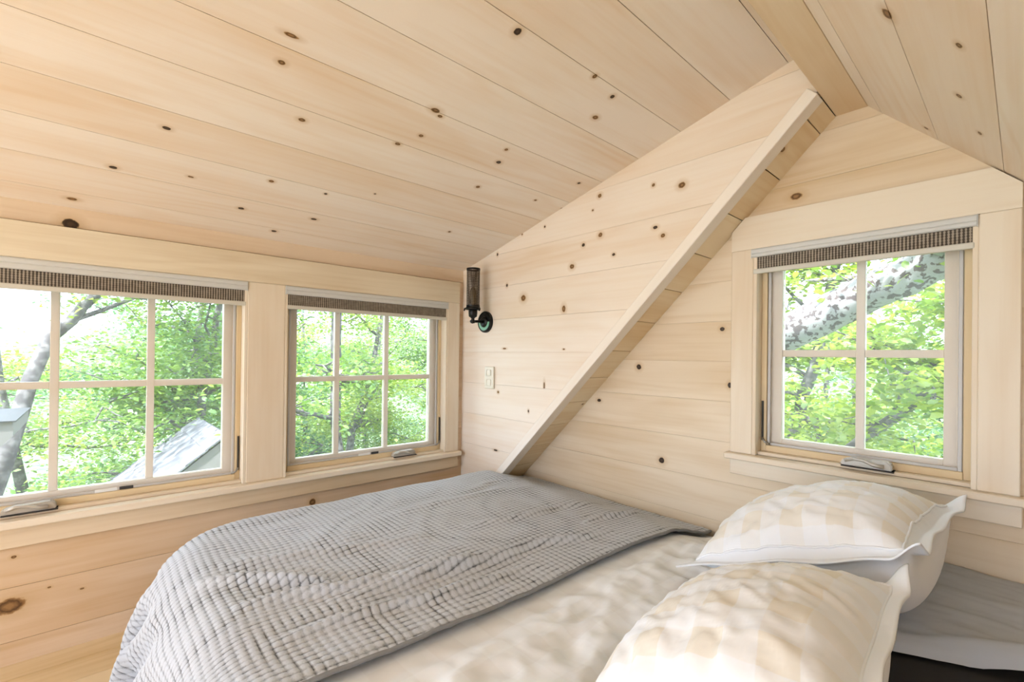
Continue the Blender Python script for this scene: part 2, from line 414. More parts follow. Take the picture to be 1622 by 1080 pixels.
M_CRANK = plain('champagne crank housing', (.50, .46, .40), .35, .25)
M_STEEL = plain('hinge steel', (.35, .33, .3), .35, .8)
M_DARK = plain('dark weatherstrip', (.03, .025, .02), .7)
M_STKW = plain('white sticker', (.8, .8, .78), .6); M_STKK = plain('black sticker', (.03, .03, .03), .5)

def window(n, T, wdt, z0, z1, vm, hz, vis_hinge, crank_u, stick=None):
    """T: frame with local X along the opening, Y up, Z to the room; origin at opening corner on the casing face.
       vm: muntin centres (local), hz: horizontal muntin height"""
    H = z1-z0
    root = empty('window_%d' % n, T.translation); root['kind'] = 'structure'
    def bx(name, lo, hi, mat, bev=.0015, parent=root):
        d = [hi[i]-lo[i] for i in range(3)]; k = d.index(max(d))
        A = Vector([(1, 0, 0), (0, 1, 0), (0, 0, 1)][k]); B = Vector([(0, 1, 0), (0, 0, 1), (1, 0, 0)][k])
        c = [(hi[i]+lo[i])/2 for i in range(3)]; h = [d[k]/2, d[(k+1) % 3]/2, d[(k+2) % 3]/2]
        bm = bmesh.new(); bm_box(bm, [-x for x in h], h, min(bev, .3*min(h)))
        o = from_bm(name, bm, mat, parent)
        Wm = T @ frame(c, A, B)
        if parent is root: o.matrix_local = Matrix.Translation(-T.translation) @ Wm
        else: o.matrix_local = parent.matrix_basis.inverted() @ Matrix.Translation(-T.translation) @ Wm
        return o
    D = .135
    # jamb liner
    bx('jamb', (0, 0, -D), (.012, H, -.001), M_TRIM); bx('jamb', (wdt-.012, 0, -D), (wdt, H, -.001), M_TRIM)
    bx('jamb', (.012, H-.012, -D), (wdt-.012, H, -.001), M_TRIM)
    bx('sill', (.012, 0, -D), (wdt-.012, .012, -.02), M_TRIM)
    # inner stop
    bx('stop', (.012, .012, -.064), (.03, H-.012, -.05), M_JAMB); bx('stop', (wdt-.03, .012, -.064), (wdt-.012, H-.012, -.05), M_JAMB)
    bx('stop', (.03, .012, -.064), (wdt-.03, .034, -.046), M_JAMB)
    # sash
    s0_, s1_ = .02, wdt-.02; st = .052; zb, zt = .024, H-.02
    sash = bx('sash', (s0_, zb, -.105), (s0_+st, zt, -.072), M_SASH)
    bx('stile', (s1_-st, zb, -.105), (s1_, zt, -.072), M_SASH, parent=sash)
    bx('rail', (s0_+st, zb, -.105), (s1_-st, zb+.034, -.072), M_SASH, parent=sash)
    bx('rail', (s0_+st, zt-.045, -.105), (s1_-st, zt, -.072), M_SASH, parent=sash)
    g0, g1 = s0_+st, s1_-st
    for v in vm: bx('muntin', (v-.0115, zb+.034, -.100), (v+.0115, zt-.045, -.076), M_SASH, parent=sash)
    xs = [g0]+[q for v in vm for q in (v-.0115, v+.0115)]+[g1]
    for i in range(0, len(xs), 2): bx('muntin', (xs[i], hz-.012, -.099), (xs[i+1], hz+.012, -.077), M_SASH, parent=sash)
    ys = [zb+.034, hz-.012, hz+.012, zt-.045]
    for i in range(0, len(xs), 2):
        for j in (0, 2): bx('pane', (xs[i]+.0005, ys[j]+.0005, -.0895), (xs[i+1]-.0005, ys[j+1]-.0005, -.0865), M_GLASS, 0, sash)
    # insect screen on the room side
    f = .009
    scr = bx('screen_frame', (.032, .034, -.062), (.032+f, H-.014, -.054), M_ALU)
    bx('screen_frame', (wdt-.032-f, .034, -.062), (wdt-.032, H-.014, -.054), M_ALU)
    bx('screen_frame', (.032+f, .034, -.062), (wdt-.032-f, .034+f, -.054), M_ALU)
    bx('screen_frame', (.032+f, H-.014-f, -.062), (wdt-.032-f, H-.014, -.054), M_ALU)
    bm = bmesh.new(); a = [(.044, .046, -.058), (wdt-.044, .046, -.058), (wdt-.044, H-.026, -.058), (.044, H-.026, -.058)]
    bm.faces.new([bm.verts.new(q) for q in a]); o = from_bm('screen_mesh', bm, M_SCREEN, root); o.matrix_local = Matrix.Translation(-T.translation) @ T
    # folding crank on the sill
    bm = bmesh.new(); cw = .128
    prof = [(0, 0), (cw, 0), (cw-.002, .018), (cw-.012, .026), (.03, .024), (.008, .018), (0, .010)]
    poly_prism(bm, prof, -.046, -.014)
    bmesh.ops.bevel(bm, geom=list(bm.edges), offset=.003, segments=2, affect='EDGES')
    cr = from_bm('crank_housing', bm, M_CRANK, root, False); cr.matrix_local = Matrix.Translation(-T.translation) @ T @ Matrix.Translation((crank_u, .0125, 0))
    bm = bmesh.new(); pts = [(.012, .014, -.012), (.035, .024, -.010), (.06, .022, -.009), (.085, .012, -.009), (.108, .010, -.011)]
    tube(bm, pts, [.005, .006, .0055, .006, .007], 8); h = from_bm('crank_handle', bm, M_CRANK, cr, True)
    bm = bmesh.new(); bm_box(bm, (.002, -.004, -.05), (cw+.004, 0, -.010), .001); from_bm('gasket', bm, M_DARK, cr)
    # hinge arm in the corner
    hu = .016 if vis_hinge == 'l' else wdt-.022
    bx('hinge_arm', (hu, .05, -.05), (hu+.006, .19, -.044), M_DARK)
    bm = bmesh.new(); sg = 1 if vis_hinge == 'l' else -1
    tube(bm, [(hu+.003, .06, -.043), (hu+.003+sg*.01, .045, -.042), (hu+.003+sg*.024, .038, -.047)], .004, 6)
    o = from_bm('hinge_clip', bm, M_STEEL, root, True); o.matrix_local = Matrix.Translation(-T.translation) @ T
    if stick is not None:
        bx('label_sticker', (stick, .035, -.0538), (stick+.06, .046, -.0532), M_STKW, 0)
        bx('label_sticker', (stick+.066, .035, -.0538), (stick+.105, .046, -.0532), M_STKK, 0)
    return root

TL = lambda y: frame((0, y, .465), (0, 1, 0), (0, 0, 1))
window(1, TL(W1[0]), .842, .465, 1.293, (-1.661+1.937, -1.402+1.937), .882-.465, 'r', -1.776+1.937, .383)
window(2, TL(W2[0]), .842, .465, 1.293, (-.695+.953, -.439+.953), .882-.465, 'r', -.424+.953, .36)
window(4, TL(W_ADDED[0]), .90, .465, 1.293, (.31, .59), .882-.465, 'r', .4, .36)  # added window, out of view, lets more daylight onto the ceiling
window(3, frame((W3[0], .17, .661), (1, 0, 0), (0, 0, 1)), .563, .661, 1.390, (1.785-1.489,), 1.021-.661, 'l', 1.748-1.489, None)

# ------------------------------------------------------------------ roller shades
def woven():
    m, nt, b = new_mat('woven wood shade'); N, L = nt.nodes, nt.links
    tc = N.new('ShaderNodeTexCoord'); sx = N.new('ShaderNodeSeparateXYZ'); L.new(tc.outputs['Object'], sx.inputs[0])
    def wave(sock, fr):
        a = N.new('ShaderNodeMath'); a.operation = 'MULTIPLY'; a.inputs[1].default_value = fr; L.new(sock, a.inputs[0])
        s = N.new('ShaderNodeMath'); s.operation = 'SINE'; L.new(a.outputs[0], s.inputs[0]); return s.outputs[0]
    a = wave(sx.outputs['X'], 2*math.pi/.0085); c = wave(sx.outputs['Y'], 2*math.pi/.0075)
    nz = N.new('ShaderNodeTexNoise'); nz.inputs['Scale'].default_value = 60; L.new(tc.outputs['Object'], nz.inputs['Vector'])
    m1 = N.new('ShaderNodeMath'); m1.operation = 'MULTIPLY_ADD'; L.new(c, m1.inputs[0]); m1.inputs[1].default_value = .35; L.new(a, m1.inputs[2])
    m2 = N.new('ShaderNodeMath'); m2.operation = 'MULTIPLY_ADD'; L.new(nz.outputs['Fac'], m2.inputs[0]); m2.inputs[1].default_value = 1.6; L.new(m1.outputs[0], m2.inputs[2])
    cr = N.new('ShaderNodeValToRGB'); mr = N.new('ShaderNodeMapRange'); mr.inputs['From Min'].default_value = -.6; mr.inputs['From Max'].default_value = 2.2
    L.new(m2.outputs[0], mr.inputs['Value']); L.new(mr.outputs[0], cr.inputs[0])
    e = cr.color_ramp.elements; e[0].position = .30; e[0].color = (.055, .04, .028, 1); e[1].position = .78; e[1].color = (.36, .30, .23, 1)
    L.new(cr.outputs[0], b.inputs['Base Color']); b.inputs['Roughness'].default_value = .8
    return m
M_WOVEN = woven(); M_CASS = plain('off white cassette', (.62, .61, .58), .4); M_HEM = plain('beige hem bar', (.62, .58, .50), .45)
def shade(label, T, wdt, ch, fb):
    root = empty('roller_shade', T.translation); tag(root, label, 'blind', 'rolled up woven window shades')
    Mi = Matrix.Translation(-T.translation) @ T
    def part(name, bm, mat, par=root):
        o = from_bm(name, bm, mat, par); o.matrix_local = Mi if par is root else Matrix(); return o
    bm = bmesh.new()
    prof = [(-.044, -.001), (.003, -.001), (.006, -.006), (.006, -.016), (.004, -.018), (.006, -.021), (.006, -ch+.003), (.003, -ch), (-.044, -ch)]
    M3 = Matrix(((0, 0, 1, 0), (0, 1, 0, 0), (1, 0, 0, 0), (0, 0, 0, 1)))
    poly_prism(bm, prof, .004, wdt-.004); bm.transform(M3); part('cassette', bm, M_CASS)
    bm = bmesh.new()                                                    # roll of fabric seen as a gently curved strip
    pr = [(-.004, -ch+.004), (-.003, -ch-.5*(fb-ch)), (-.004, -fb), (-.007, -fb), (-.006, -ch-.5*(fb-ch)), (-.007, -ch+.004)]
    poly_prism(bm, pr, .008, wdt-.008); bm.transform(M3); part('shade_fabric', bm, M_WOVEN)
    bm = bmesh.new(); bm_box(bm, (.008, -fb-.017, -.012), (wdt-.008, -fb, .001), .003, 2); part('hem_bar', bm, M_HEM)
    bm = bmesh.new(); bm_box(bm, (.001, -ch-.002, -.046), (.004, 0, .004), .001); part('end_cap', bm, M_CASS)
    bm = bmesh.new(); bm_box(bm, (wdt-.004, -ch-.002, -.046), (wdt-.001, 0, .004), .001); part('end_cap', bm, M_CASS)
TS = lambda y: frame((0, y, 1.293), (0, 1, 0), (0, 0, 1))
shade('rolled up woven shade on the wide window with the grey roof outside', TS(W1[0]), .842, .037, .083)
shade('rolled up woven shade on the window beside the black wall sconce', TS(W2[0]), .842, .037, .083)
shade('rolled up woven shade on the gable window above the pillows', frame((W3[0]-.008, .1695, 1.390), (1, 0, 0), (0, 0, 1)), .571, .031, .072)

# ------------------------------------------------------------------ wall sconce and wall plate
M_IRON = plain('black iron', (.012, .011, .010), .38, .6)
M_GREEN = plain('green reflection tint', (.20, .42, .28), .4, .1)  # reflected green put into the base colour
M_MESH = plain('bronze mesh', (.035, .022, .012), .45, .6)
M_BULB, nt_, b_ = new_mat('clear bulb'); b_.inputs['Base Color'].default_value = (.9, .75, .5, 1); b_.inputs['Transmission Weight'].default_value = .7; b_.inputs['Roughness'].default_value = .1
SX, SZ, SYc = .197, 1.181, -.1
sc = empty('wall_sconce', (SX, 0, SZ)); tag(sc, 'black industrial wall sconce with a tall wire mesh cage', 'lamp')
bm = bmesh.new(); lathe(bm, [(.057, 0), (.057, .012), (.052, .018), (.047, .0185), (.046, .015), (.03, .015), (.028, .021), (.02, .026)], 40, axis='Y'); from_bm('backplate', bm, M_IRON, sc)
bm = bmesh.new()      # green reflection painted as colour on the plate's lower half
n = 24; inn, ou = [], []
for k in range(n+1):
    a = math.pi + math.pi*k/n
    inn.append(bm.verts.new((.0275*math.cos(a), -.0165, .0275*math.sin(a)))); ou.append(bm.verts.new((.0455*math.cos(a), -.0172, .0455*math.sin(a))))
for k in range(n): bm.faces.new((inn[k], inn[k+1], ou[k+1], ou[k]))
o = from_bm('backplate_reflection', bm, M_GREEN, sc); o['label'] = 'pale green reflection painted on the lower half of the backplate'
bm = bmesh.new(); tube(bm, [(0, -.02, 0), (0, -.06, 0), (.0, SYc-.005, -.002)], [.008, .007, .007], 12); from_bm('arm', bm, M_IRON, sc, True)
cx = .012
bm = bmesh.new(); lathe(bm, [(.010, -.012), (.012, -.005), (.010, .002), (.008, .012), (.014, .018), (.021, .022), (.023, .038), (.023, .052), (.021, .058)], 20, (cx, SYc, 0)); from_bm('socket', bm, M_IRON, sc, True)
bm = bmesh.new(); tube(bm, [(0, SYc, -.002), (cx, SYc, -.006)], .009, 10); from_bm('knuckle', bm, M_IRON, sc, True)
bm = bmesh.new(); lathe(bm, [(.024, .056), (.040, .058), (.040, .066), (.036, .072), (.034, .072)], 28, (cx, SYc, 0)); from_bm('gallery', bm, M_IRON, sc, True)
for k in range(3):
    a = 2*math.pi*k/3 + .15; bm = bmesh.new()
    tube(bm, [(cx+.036*math.cos(a), SYc+.036*math.sin(a), .064), (cx+.045*math.cos(a), SYc+.045*math.sin(a), .060), (cx+.047*math.cos(a), SYc+.047*math.sin(a), .050)], [.004, .005, .004], 8)
    from_bm('thumb_screw', bm, M_IRON, sc, True)
R, zb, zt = .034, .070, .268
bm = bmesh.new()
for k in range(44):
    a = 2*math.pi*k/44; x, y = cx+R*math.cos(a), SYc+R*math.sin(a); t = (-math.sin(a)*.0012, math.cos(a)*.0012)
    bm.faces.new([bm.verts.new(q) for q in ((x-t[0], y-t[1], zb), (x+t[0], y+t[1], zb), (x+t[0], y+t[1], zt), (x-t[0], y-t[1], zt))])
for j in range(46):
    z = zb+(zt-zb)*j/45; n = 30; a0 = [2*math.pi*k/n for k in range(n)]
    lo = [bm.verts.new((cx+(R+.0003)*math.cos(a), SYc+(R+.0003)*math.sin(a), z-.0009)) for a in a0]; hi = [bm.verts.new((cx+(R+.0003)*math.cos(a), SYc+(R+.0003)*math.sin(a), z+.0009)) for a in a0]
    for k in range(n): bm.faces.new((lo[k], lo[(k+1) % n], hi[(k+1) % n], hi[k]))
o = from_bm('mesh_cage', bm, M_MESH, sc); o['kind'] = 'stuff'
for z in (zt, zb+.006):
    bm = bmesh.new(); n = 30
    ri = [[bm.verts.new((cx+q*math.cos(2*math.pi*k/n), SYc+q*math.sin(2*math.pi*k/n), z+h)) for k in range(n)] for q, h in ((R-.002, -.005), (R+.0015, -.005), (R+.0015, .005), (R-.002, .005))]
    for i in range(4):
        for k in range(n): bm.faces.new((ri[i][k], ri[i][(k+1) % n], ri[(i+1) % 4][(k+1) % n], ri[(i+1) % 4][k]))
    from_bm('cage_rim', bm, M_IRON, sc)
bm = bmesh.new(); lathe(bm, [(.010, .058), (.011, .075), (.015, .09), (.018, .115), (.018, .15), (.012, .168), (.004, .176)], 18, (cx, SYc, 0)); from_bm('bulb', bm, M_BULB, sc, True)

wp = empty('wall_plate', (.238, 0, .885)); tag(wp, 'small cream wall plate under the black sconce', 'switch plate')
M_PLATE = plain('cream plate', (.80, .74, .62), .45)
bm = bmesh.new(); bm_box(bm, (-.037, -.012, -.058), (.037, 0, .058), .004, 2); from_bm('plate', bm, M_PLATE, wp)
for q in (-.026, .026):
    bm = bmesh.new(); bm_box(bm, (-.017, -.0130, q-.017), (.017, -.011, q+.017), .004, 2); from_bm('socket_face', bm, M_PLATE, wp)

# ------------------------------------------------------------------ bed
def fbm(x, y, sc, seed=0.0, oct=3):
    out = np.zeros(x.shape); amp, tot = 1.0, 0.0
    xf, yf = x.ravel()*sc, y.ravel()*sc; acc = np.zeros(xf.shape)
    for o in range(oct):
        k = 2.0**o
        acc += amp*np.array([mnoise.noise((a*k, b*k, seed+o*7.3)) for a, b in zip(xf, yf)]); tot += amp; amp *= .5
    return (acc/tot).reshape(x.shape)

def sstep(a, b, x):
    t = np.clip((x-a)/(b-a), 0, 1); return t*t*(3-2*t)

XE, YE, ZT = .32, -1.31, .402
def drape(X, Y, z, R=.13, flare=.10, rip=.02):
    """lay flat cloth coordinates over the mattress: past XE (foot) and YE (near side) the cloth turns down"""
    rc = .20                                             # rounded corner in plan
    ex, ey = np.maximum(0, XE+rc-X), np.maximum(0, YE+rc-Y)
    h = np.hypot(ex, ey)+1e-9; e = np.maximum(0, h-rc); nx, ny = -ex/h, -ey/h
    q = R*math.pi/2; lin = np.maximum(0, e-q)
    out = np.where(e < q, R*np.sin(np.minimum(e, q)/R), R + flare*lin); down = np.where(e < q, R*(1-np.cos(np.minimum(e, q)/R)), R + .99*lin)
    ph = (X-Y)*2*math.pi/.21 + 1.3*np.sin((X-Y)*9)
    out = out + rip*np.sin(ph)*sstep(.08, .35, e)*(1+.8*(ex > 0)*(ey > 0))
    out = out + np.minimum(h, rc)
    x = np.maximum(X, XE+rc)+nx*out; y = np.maximum(Y, YE+rc)+ny*out
    return x, y, np.maximum(z-down, .014)

def wall_dip(Y, X):
    return .062*sstep(-.10, .165, Y)*(1-.75*sstep(1.3, 1.9, X))

def grid_mesh(name, P, uv, mat, parent=None, attr=None):
    n, m = P.shape[:2]; me = bpy.data.meshes.new(name)
    idx = np.arange(n*m).reshape(n, m)
    f = np.stack([idx[:-1, :-1], idx[1:, :-1], idx[1:, 1:], idx[:-1, 1:]], -1).reshape(-1, 4)
    me.from_pydata(P.reshape(-1, 3).tolist(), [], f.tolist())
    ul = me.uv_layers.new(name='UVMap'); li = np.zeros(len(me.loops), np.int32); me.loops.foreach_get('vertex_index', li)
    ul.data.foreach_set('uv', uv.reshape(-1, 2)[li].astype(np.float32).ravel())
    if attr is not None:
        a = me.attributes.new('pile', 'FLOAT', 'POINT'); a.data.foreach_set('value', attr.astype(np.float32).ravel())
    return link(name, me, mat, parent, True)

def normals(P):
    du = np.gradient(P, axis=0); dv = np.gradient(P, axis=1); n = np.cross(du, dv)
    n /= np.linalg.norm(n, axis=2, keepdims=True)+1e-12
    if n[n.shape[0]//3, n.shape[1]//3, 2] < 0: n = -n
    return n

def check_mat(name, white, mid, over, size):
    m, nt, b = new_mat(name); N, L = nt.nodes, nt.links
    uv = N.new('ShaderNodeUVMap'); uv.uv_map = 'UVMap'; sx = N.new('ShaderNodeSeparateXYZ'); L.new(uv.outputs[0], sx.inputs[0])
    st = []
    for ax in 'XY':
        a = N.new('ShaderNodeMath'); a.operation = 'MULTIPLY'; a.inputs[1].default_value = math.pi/size; L.new(sx.outputs[ax], a.inputs[0])
        s = N.new('ShaderNodeMath'); s.operation = 'SINE'; L.new(a.outputs[0], s.inputs[0])
        r = N.new('ShaderNodeMapRange'); r.inputs['From Min'].default_value = -.06; r.inputs['From Max'].default_value = .06; L.new(s.outputs[0], r.inputs['Value']); st.append(r.outputs[0])
    ad = N.new('ShaderNodeMath'); ad.operation = 'ADD'; L.new(st[0], ad.inputs[0]); L.new(st[1], ad.inputs[1])
    hf = N.new('ShaderNodeMath'); hf.operation = 'MULTIPLY'; hf.inputs[1].default_value = .5; L.new(ad.outputs[0], hf.inputs[0])
    cr = N.new('ShaderNodeValToRGB'); e = cr.color_ramp.elements; e[0].color = (*white, 1); e[1].color = (*over, 1); q = e.new(.5); q.color = (*mid, 1)
    L.new(hf.outputs[0], cr.inputs[0]); L.new(cr.outputs[0], b.inputs['Base Color'])
    b.inputs['Roughness'].default_value = .8; b.inputs['Specular IOR Level'].default_value = .15
    b.inputs['Sheen Weight'].default_value = .15
    return m
M_WHITE = plain('white cotton', (.86, .875, .90), .85, 0, .15)
M_DUVET = check_mat('white checked duvet', (.86, .875, .90), (.83, .84, .855), (.80, .80, .805), .065)
M_PILLOW = check_mat('cream checked cotton', (.86, .87, .89), (.85, .84, .825), (.81, .76, .67), .05)

def blanket_mat():
    m, nt, b = new_mat('grey waffle weave'); N, L = nt.nodes, nt.links
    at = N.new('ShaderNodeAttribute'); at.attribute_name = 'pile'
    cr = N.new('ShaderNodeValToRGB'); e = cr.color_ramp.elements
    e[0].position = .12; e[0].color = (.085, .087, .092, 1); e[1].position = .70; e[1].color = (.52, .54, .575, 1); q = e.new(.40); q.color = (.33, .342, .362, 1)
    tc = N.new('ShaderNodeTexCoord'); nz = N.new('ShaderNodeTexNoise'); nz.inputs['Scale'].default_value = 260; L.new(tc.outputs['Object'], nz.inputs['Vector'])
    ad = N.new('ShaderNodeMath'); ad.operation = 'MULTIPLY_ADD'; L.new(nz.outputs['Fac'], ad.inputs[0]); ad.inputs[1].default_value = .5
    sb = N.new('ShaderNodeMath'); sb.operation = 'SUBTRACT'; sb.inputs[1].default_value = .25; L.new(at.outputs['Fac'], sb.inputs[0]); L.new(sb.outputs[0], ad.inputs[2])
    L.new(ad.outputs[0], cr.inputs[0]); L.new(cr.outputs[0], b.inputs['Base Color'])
    bp = N.new('ShaderNodeBump'); bp.inputs['Strength'].default_value = .25; bp.inputs['Distance'].default_value = .002; L.new(nz.outputs['Fac'], bp.inputs['Height']); L.new(bp.outputs[0], b.inputs['Normal'])
    b.inputs['Roughness'].default_value = .9; b.inputs['Specular IOR Level'].default_value = .1; b.inputs['Sheen Weight'].default_value = .2
    return m
M_BLANKET = blanket_mat()
M_MATT = plain('shadow black mattress', (.018, .018, .02), .9); M_BASE = plain('dark bed base', (.04, .03, .025), .7)  # mattress near black: deep shade under the pillows put into its colour

bed = empty('bed', (1.25, -.62, 0)); tag(bed, 'low bed in the loft corner, mattress coloured black as pillow shade', 'bed')
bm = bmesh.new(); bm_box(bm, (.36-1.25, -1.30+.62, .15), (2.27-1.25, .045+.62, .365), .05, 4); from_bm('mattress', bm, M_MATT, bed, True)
bm = bmesh.new(); bm_box(bm, (.42-1.25, -1.24+.62, .0), (2.22-1.25, .04+.62, .15), .01, 2); from_bm('bed_base', bm, M_BASE, bed)

# grey sheet over the head of the mattress
xs = np.linspace(1.72, 2.30, 62); ys = np.linspace(-.42, .183, 62)
X, Y = np.meshgrid(xs, ys, indexing='ij'); Yl = Y.copy()
lo = -.26+.5*(X-1.98); Y = np.where(Y < 0, Y, Y); Y = lo + (Y-ys[0])*(.183-lo)/(.183-ys[0])
Z = .388 + .045*sstep(-.32, .08, Y) + .012*fbm(X, Y*2.2, 5, 3.1) + .010*sstep(.05, .18, Y) + .004*fbm(X*.6, Y*3, 18, 9.0)
Z = Z - .05*sstep(1.86, 1.74, X)
edge = sstep(.03, 0, (Y-lo)); Z = Z - .016*edge**2 + .008*np.exp(-((Y-lo-.045)/.018)**2)
M_SHEET = plain('pale grey sheet', (.50, .52, .55), .8, 0, .2)
o = grid_mesh('bed_sheet', np.stack([X, Y, Z], -1), np.stack([X, Y], -1), M_SHEET); tag(o, 'pale grey rumpled sheet under the pillows at the bed head', 'sheet')

# duvet
xs = np.arange(.72, 1.80, .010); ys = np.arange(-1.35-.43, .176, .010)
X, Y = np.meshgrid(xs, ys, indexing='ij')
base_top = lambda X, Y: ZT + .010*fbm(X, Y, 2.3, 1.7, 2) - wall_dip(Y, X)
crease = fbm(X*1.2+.3*Y, Y*.8-.4*X, 9, 5.5, 2); fine = fbm(X, Y, 26, 8.1, 2)
vis = sstep(1.30, 1.42, X)
Z = base_top(X, Y) - .012 + vis*(.016*(1-np.abs(crease)*2.4) + .006*fine) - .05*sstep(1.62, 1.8, X)
ruff = sstep(-.45, .1, Y)*sstep(1.4, 1.5, X); Z = Z + .010*ruff*np.abs(fbm(X*.7+Y*.5, Y*.6, 24, 2.2, 2))*2
x, y, z = drape(X, Y, Z, R=.12, rip=.012)
o = grid_mesh('duvet', np.stack([x, y, z], -1), np.stack([X, Y], -1), M_DUVET); tag(o, 'white duvet with faint check showing between grey throw and pillows', 'duvet')

# waffle throw
cell = .0195; st = cell/5
xs = np.arange(XE-.44, 1.338, st); ys = np.arange(YE-.46, .178, st)
X, Y = np.meshgrid(xs, ys, indexing='ij')
wob = .012*fbm(X[::4, ::4], Y[::4, ::4], 3.0, 4.0, 1); wob = np.kron(wob, np.ones((4, 4)))[:X.shape[0], :X.shape[1]]
Xw = X + (.045*Y + .008*np.sin(Y*5))*sstep(.9, 1.34, X)
def coarse(fn, k=3):
    a = fn(Xw[::k, ::k], Y[::k, ::k]); n, m = X.shape
    i = np.linspace(0, a.shape[0]-1, n)*0+np.arange(n)/k; j = np.arange(m)/k
    i = np.minimum(i, a.shape[0]-1.001); j = np.minimum(j, a.shape[1]-1.001)
    i0, j0 = i.astype(int), j.astype(int); fi, fj = (i-i0)[:, None], (j-j0)[None]
    return a[i0][:, j0]*(1-fi)*(1-fj)+a[i0+1][:, j0]*fi*(1-fj)+a[i0][:, j0+1]*(1-fi)*fj+a[i0+1][:, j0+1]*fi*fj
Zc = coarse(base_top) + .012
und = coarse(lambda a, b: fbm(a*1.5, b, 5.5, 12.3, 2)); Zc = Zc + .007*und
rid = np.zeros(X.shape); wv = coarse(lambda a, b: fbm(a, b, 4.5, 21.0, 2))
for (x0, y0, x1, y1, h, wd) in ((1.22, -.25, 1.05, -1.15, .016, .020), (1.13, -.75, .93, -1.32, .018, .022), (1.24, -.62, 1.16, -1.3, .012, .018),
        (.98, .02, .86, -.62, .010, .022), (1.16, .05, 1.10, -.28, .012, .014), (.86, -.75, .66, -1.3, .010, .03), (.62, -.1, .56, -.75, .006, .03),
        (1.04, -1.0, .72, -1.36, .016, .020), (.48, .1, .52, -.4, .005, .025)):
    dx, dy = x1-x0, y1-y0; L2 = dx*dx+dy*dy; t = np.clip(((X-x0)*dx+(Y-y0)*dy)/L2, 0, 1)
    dist = ((X-x0)*dy-(Y-y0)*dx)/math.sqrt(L2) + .05*wv
    env = np.sin(math.pi*np.clip(((X-x0)*dx+(Y-y0)*dy)/L2, 0, 1))**.6
    h = h*1.5; rid += h*np.exp(-(dist/wd)**2)*env - .45*h*np.exp(-((dist-2.0*wd)/(1.3*wd))**2)*env
Zc = Zc + rid
edge = sstep(1.30, 1.338, X); Zc = Zc - .006*edge
x, y, z = drape(Xw, Y, Zc, R=.14, flare=.20, rip=.020)
x = np.where(y > -.05, np.maximum(x, z-.03), x)      # stays clear of the steep roof at the far corner
P = np.stack([x, y, z], -1); nn = normals(P)
U, V = X+wob, Y+.6*wob
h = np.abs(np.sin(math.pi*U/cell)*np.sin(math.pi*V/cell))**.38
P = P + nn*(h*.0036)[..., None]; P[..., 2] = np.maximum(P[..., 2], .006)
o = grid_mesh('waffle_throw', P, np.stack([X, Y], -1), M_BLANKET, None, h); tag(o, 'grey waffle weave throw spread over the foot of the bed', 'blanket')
bm = bmesh.new(); k0 = 4; line = [P[-1, j] for j in range(0, P.shape[1], k0)]
tube(bm, line, .005, 7); M_HEMB = plain('darker grey hem', (.24, .24, .242), .9)
hem = from_bm('hem', bm, M_HEMB, o, True)

